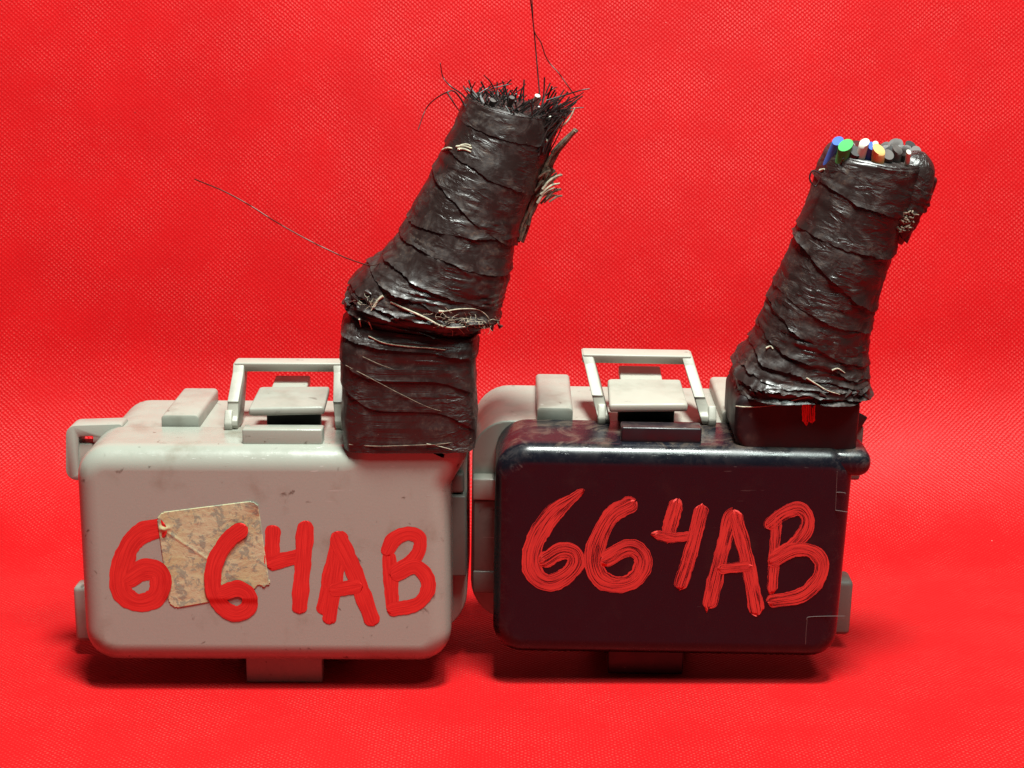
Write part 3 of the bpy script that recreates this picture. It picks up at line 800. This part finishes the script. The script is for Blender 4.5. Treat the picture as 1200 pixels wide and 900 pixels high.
# ================================================================== connector with the dark lid
c2 = root('wiring_connector', (28.6, 3.2, 0.15), (4.0, 1.0, 0),
          'dark navy lidded connector with a taped cable showing cut coloured wires', 'connector', GROUP)
f2 = Frame(c2)
def X2(px, py, y): return f2.at(px, py, y).x
xl = X2(579, 640, 4); xr = X2(993, 640, 2)
P = round_poly([(xl, BOT, 5.5), (xr - .6, BOT, 5.0), (xr, TOP, 4.6), (xl, TOP, 6.0)], 8)
shell('lid', P, 0.0, SEAM, 3.4, M['navy'], c2)
# rounded nub where the lid's top edge runs past its flank
zt = TOP - 0.02
block('lid_nub', (xr - 5.0, 0.5, zt - 5.3), (X2(1018, 560, 3), 11.0, zt - .25), M['navy'], c2, 2.3, 6)
hx0 = X2(553, 600, 19); hx1 = X2(978, 640, 19)
P = round_poly([(hx0, BOT - .2, 8.5), (hx1, BOT - .2, 5), (hx1, TOP - .5, 4.0), (hx0, TOP - .5, 7.0)], 8)
shell('housing', P, SEAM + .02, BACK, 0.35, M['grey_housing'], c2)
za, zb, zc = f2.at(565, 690, 15).z, f2.at(565, 583, 15).z, f2.at(565, 557, 15).z
block('side_plate', (X2(555, 640, 15), 13.4, za), (xl + 2, 17, zb), M['side_grey'], c2, 0.3)
block('side_cap', (X2(554, 570, 15), 13.0, zb + .15), (xl + 2, 17, zc), M['cream'], c2, 0.35)
block('side_rail', (X2(554.6, 666, 15), 13.15, za - .1), (xl + 2, 17.1, f2.at(565, 665, 15).z), M['side_grey'], c2, 0.3)
latch(f2, c2, (M['cream'], M['cream'], M['navy_block']), ((702, 681), (836, 810)), (714, 806), (726, 775), (728, 822))
rib(f2, c2, M['grey_housing'], 629, 671); rib(f2, c2, M['cream'], 846, 890)
a, b = X2(712, 785, 5), X2(800, 785, 5)
block('catch_block', (a, 4.7, -0.2), (b, 8.2, BOT + 1.0), M['navy_block'], c2, 0.3)
block('lower_latch', (a - 3, 20, -1.55), (b + 3, 26, BOT + .5), M['grey_housing'], c2, 0.6)
# flank pieces on the right
A = lambda px, py, y=18.0: (X2(px, py, y), f2.at(px, py, y).z)
p, q = A(984, 745), A(1001, 682)
block('side_tab', (hx1 - 2, 18, p[1]), (q[0], 24, q[1]), M['side_grey'], c2, 1.0, 4)
p, q = A(996, 546), A(1013, 500)
block('flank_post', (hx1 - 2, 18, p[1] - 3), (q[0], 22, q[1]), M['side_grey'], c2, 0.6)
hull('flank_hook', [(X2(x, y, yy), yy, f2.at(x, y, yy).z) for yy in (17, 21) for x, y in ((996, 480), (1008, 484), (1017, 489), (1010, 500), (996, 508))], M['black'], c2, 0.3)
# boot the cable leaves through
bx0, bx1 = X2(861, 480, 4), X2(1006, 480, 4)
ztop = f2.at(930, 461, 4).z
P = round_poly([(bx0, TOP - 3.4, 6.5), (bx1, TOP - 3.4, 2.2), (bx1 + .2, ztop, 2.2), (bx0, ztop, 2.2)], 8)
shell('cable_boot', P, 2.4, 18.5, 1.5, M['dark_spout'], c2, 0.8)
# raised moulding lines
def line(pts, r=0.055, m='seam', y=-0.02):
    tube('moulding_line', [f2.at(x, yy, y) for x, yy in pts], r, M[m], c2, 5, 4)
line([(990, 722), (970, 722), (948, 723), (945, 726)]); line([(946, 725), (944.5, 742), (944, 755)])
line([(981, 552), (980, 575), (979, 598)]); line([(980, 577), (986, 577), (991, 578)]); line([(979, 598), (986, 599), (993, 600)])
# red daub on the boot
strokes(f2, c2, M['paint_streak'], 'paint_daub', 'small red paint daub on the cable boot', [([(946, 480), (947, 499)], 8), ([(953, 479), (954, 497)], 8)], -2.33, None, 1.0)
ps = M['paint_streak']
strokes(f2, c2, ps, 'painted_digit', 'streaky red 6 with a thin brushed start', [([(676, 580), (648, 602), (628, 632), (622, 658), (629, 676), (645, 683), (664, 674), (675, 660), (671, 648), (657, 646), (640, 656)], 22, True)], 0.03, None, 1.0)
strokes(f2, c2, ps, 'painted_digit', 'streaky red 6 with a wide bowl', [([(738, 591), (717, 604), (702, 630), (696, 656), (703, 677), (722, 685), (742, 680), (753, 664), (751, 649), (736, 642), (712, 654)], 22)], 0.03, None, 1.0)
strokes(f2, c2, ps, 'painted_digit', 'streaky red 4 on dark lid', [([(792, 592), (787, 610), (783, 626)], 17), ([(771, 627), (790, 630), (812, 627)], 13), ([(822, 597), (810, 645), (798, 684)], 17)], 0.03, None, 1.0)
strokes(f2, c2, ps, 'painted_letter', 'streaky red A on dark lid', [([(857, 605), (844, 655), (832, 706)], 19), ([(862, 606), (875, 655), (887, 715)], 18), ([(846, 666), (874, 664)], 14)], 0.03, None, 1.0)
strokes(f2, c2, ps, 'painted_letter', 'streaky red B on dark lid', [([(910, 612), (907, 655), (905, 690)], 13), ([(903, 614), (918, 602), (936, 596), (946, 606), (944, 622), (930, 638), (912, 650)], 17), ([(908, 656), (930, 644), (952, 646), (963, 660), (958, 680), (938, 698), (906, 704)], 19)], 0.03, None, 1.0)

cab2 = Cable(f2, [(936, 448, 74, 2, 10.4, 9.3, 3.6), (939, 432, 72, 5, 10.6, 9.2, 2.9), (949, 406, 64, 8, 11, 9.0, 2.3), (960, 366, 59, 13, 11, 8.9, 2.1), (973, 326, 56, 17, 11.2, 8.7, 2),
                  (988, 286, 55, 19, 11.5, 8.5, 2), (1003, 246, 55, 18, 12, 8.2, 2), (1017, 212, 59, 15, 12.4, 8, 2), (1028, 180, 57, 8, 12.6, 7.6, 2)], 5.3)
k2 = cab2.base('taped_cable', c2, M['tape2'])
k2['label'] = 'black taped cable stump with coloured wire ends'
B = cab2.band
for q, (lo, hi, kl, kh, of, fl, jg, wr) in enumerate((
        (1, 22, 2, 8, 0.50, 0.75, 2.1, 0.24), (9, 36, 7, 10, 0.80, 0.80, 1.8, 0.28), (20, 48, 4, 12, 0.80, 0.70, 1.8, 0.30), (30, 62, 12, 14, 0.75, 0.60, 1.5, 0.30),
        (44, 80, 16, 10, 0.68, 0.55, 1.5, 0.28), (64, 118, 24, 8, 0.55, 0.40, 1.2, 0.22), (96, 150, 9, 14, 0.42, 0.30, 1.0, 0.18),
        (136, 192, 27, 6, 0.45, 0.60, 1.1, 0.15), (180, 246, -2, 4, 0.34, 0.50, 1.0, 0.12), (232, 282, 6, 0, 0.36, 0.35, 1.0, 0.10))):
    B(k2, TM2 if q % 2 else TM, lo, hi, kl, kh, of, fl, jg, wr)
cab2.done()
shreds(cab2, k2, [(864, 452), (880, 458), (1000, 462), (1012, 464), (960, 464), (920, 462)], 14)
thread([(862, 476), (880, 477), (905, 475), (930, 469), (948, 465)], 0.11, k2, cb=cab2, y=2.25)
thread([(945, 443), (958, 451), (970, 458), (984, 462)], 0.17, k2, cb=cab2, y=2.6)
thread([(975, 434), (982, 432), (990, 437)], 0.18, k2, cb=cab2)
thread([(898, 408), (903, 406), (906, 409)], 0.22, k2, cb=cab2)
thread([(1046, 180), (1052, 190), (1062, 206)], 0.12, k2, 'frayed', cab2, y=3)
# flap of torn tape under the wraps
hull('tape_flap', [f2.at(x, y, d) for x, y, d in ((952, 467, 1.8), (966, 464, 1.9), (951, 479, 1.6), (952, 467, 2.0), (966, 464, 2.1), (951, 479, 1.8))], M['tape2'], k2, 0)
# taped stub at the upper right
cab3 = Cable(f2, [(1040, 274, 20, 32, 11, 3.2, 2), (1052, 248, 24, 30, 11, 3.7, 2), (1064, 222, 26, 26, 11, 4.0, 2.2), (1071, 202, 25, 24, 11, 3.8, 2.2), (1076, 188, 20, 22, 11, 3.0, 2.1), (1079, 182, 12, 20, 11, 1.8, 2), (1080.5, 178, 4, 18, 11, 0.6, 2)], 9.1)
k3 = cab3.base('taped_stub', k2, M['tape2'], 60, 50)
cab3.band(k2, TM, 14, 52, 8, 2, 0.3, 0.3, 0.8, 0.2, n=90)
cab3.band(k2, TM2, 40, 70, -6, 4, 0.35, 0.3, 0.8, 0.2, n=90)
tube('taped_stub', [f2.at(x, y, d) for x, y, d in ((1036, 276, 14), (1058, 250, 15), (1077, 228, 15), (1084, 212, 15), (1086, 204, 15))], lambda t: 2.1 * (1.0 if t < .8 else math.sqrt(max(.03, 1 - ((t - .8) / .205) ** 2))), M['tape2'], k2, 24, 8)
V, Fc = [], []
for i in range(40):
    x, y = 1056 + R.uniform(-8, 18), 262 + R.uniform(-14, 8) - 0
    x = min(x, 1078 - (y - 240) * .5)
    a = R.uniform(0, 6.28)
    tube_data([f2.at(x, y, 6.5), f2.at(x + 4 * math.cos(a), y + 3 * math.sin(a), 6.0), f2.at(x + 7 * math.cos(a + .5), y + 5 * math.sin(a + .5), 6.6)], 0.14, 5, 3, V, Fc)
o = build('frayed_cloth_strip', V, Fc, M['frayed'], k2); o['kind'] = 'stuff'
# cut wires
def wire(x0, y0, x1, y1, r, m_, d=8.5, label=None):
    y1 -= 3
    a, b = f2.at(x0, y0, d + 2), f2.at(x1, y1, d)
    m = (a + b) / 2 + Vector((R.uniform(-.35, .35), R.uniform(-.3, .3), 0))
    V, Fc = tube_data([a, m, b], r, 18, 4)
    ax = (b - a).normalized()
    sl = R.uniform(-.5, .5)
    for q in range(len(V) - 18, len(V)):
        d = V[q] - b
        V[q] = V[q] + ax * (d.y * 0.45 + d.x * sl)
    w = build('wire', V, Fc, M[m_], k2, sharp=60)
    if label: w['label'] = label
    return w
wire(962, 214, 982, 168, 0.92, 'w_blue', 9.5, 'blue cut wire')
wire(976, 214, 991, 173, 1.18, 'w_green', 7.6, 'green cut wire')
wire(1004, 214, 1013, 170, 0.85, 'w_white', 7.0, 'white cut wire')
wire(1013, 214, 1022, 174, 0.85, 'w_blue', 7.2, 'blue cut wire')
wire(1017, 214, 1026, 171, 0.50, 'w_white', 7.6, 'thin white cut wire')
wire(1022, 216, 1030, 178, 1.15, 'w_orange', 6.4, 'pale orange cut wire')
wire(996, 214, 1003, 180, 1.0, 'black', 7.4); wire(1034, 216, 1041, 184, 1.0, 'w_grey', 7.5); wire(1044, 214, 1052, 178, 0.9, 'w_grey', 8.5)
wire(1058, 205, 1065, 181, 0.45, 'w_white', 6.4, 'short white cut wire')
for q in range(26):                                       # the rest of the cut bundle, black and dull wires
    x0 = R.uniform(978, 1070); dd = R.uniform(8.5, 18)
    wire(x0, 212, x0 + R.uniform(4, 9), R.uniform(181, 187) - (dd - 8) * 1.3, R.uniform(0.75, 1.1), R.choice(('core', 'core', 'w_grey', 'tape')), dd)
thread([(985, 192), (990, 184), (1000, 178), (1008, 176)], 0.12, k2, 'strand', cab2, y=5)
tube('loose_strand', [f2.at(x, y, 8) for x, y in ((962, 204), (953, 200), (949, 206), (950, 213), (956, 218), (962, 208))], 0.16, M['strand'], k2, 6, 6)
thread([(961, 200), (966, 198)], 0.3, k2, cb=cab2)
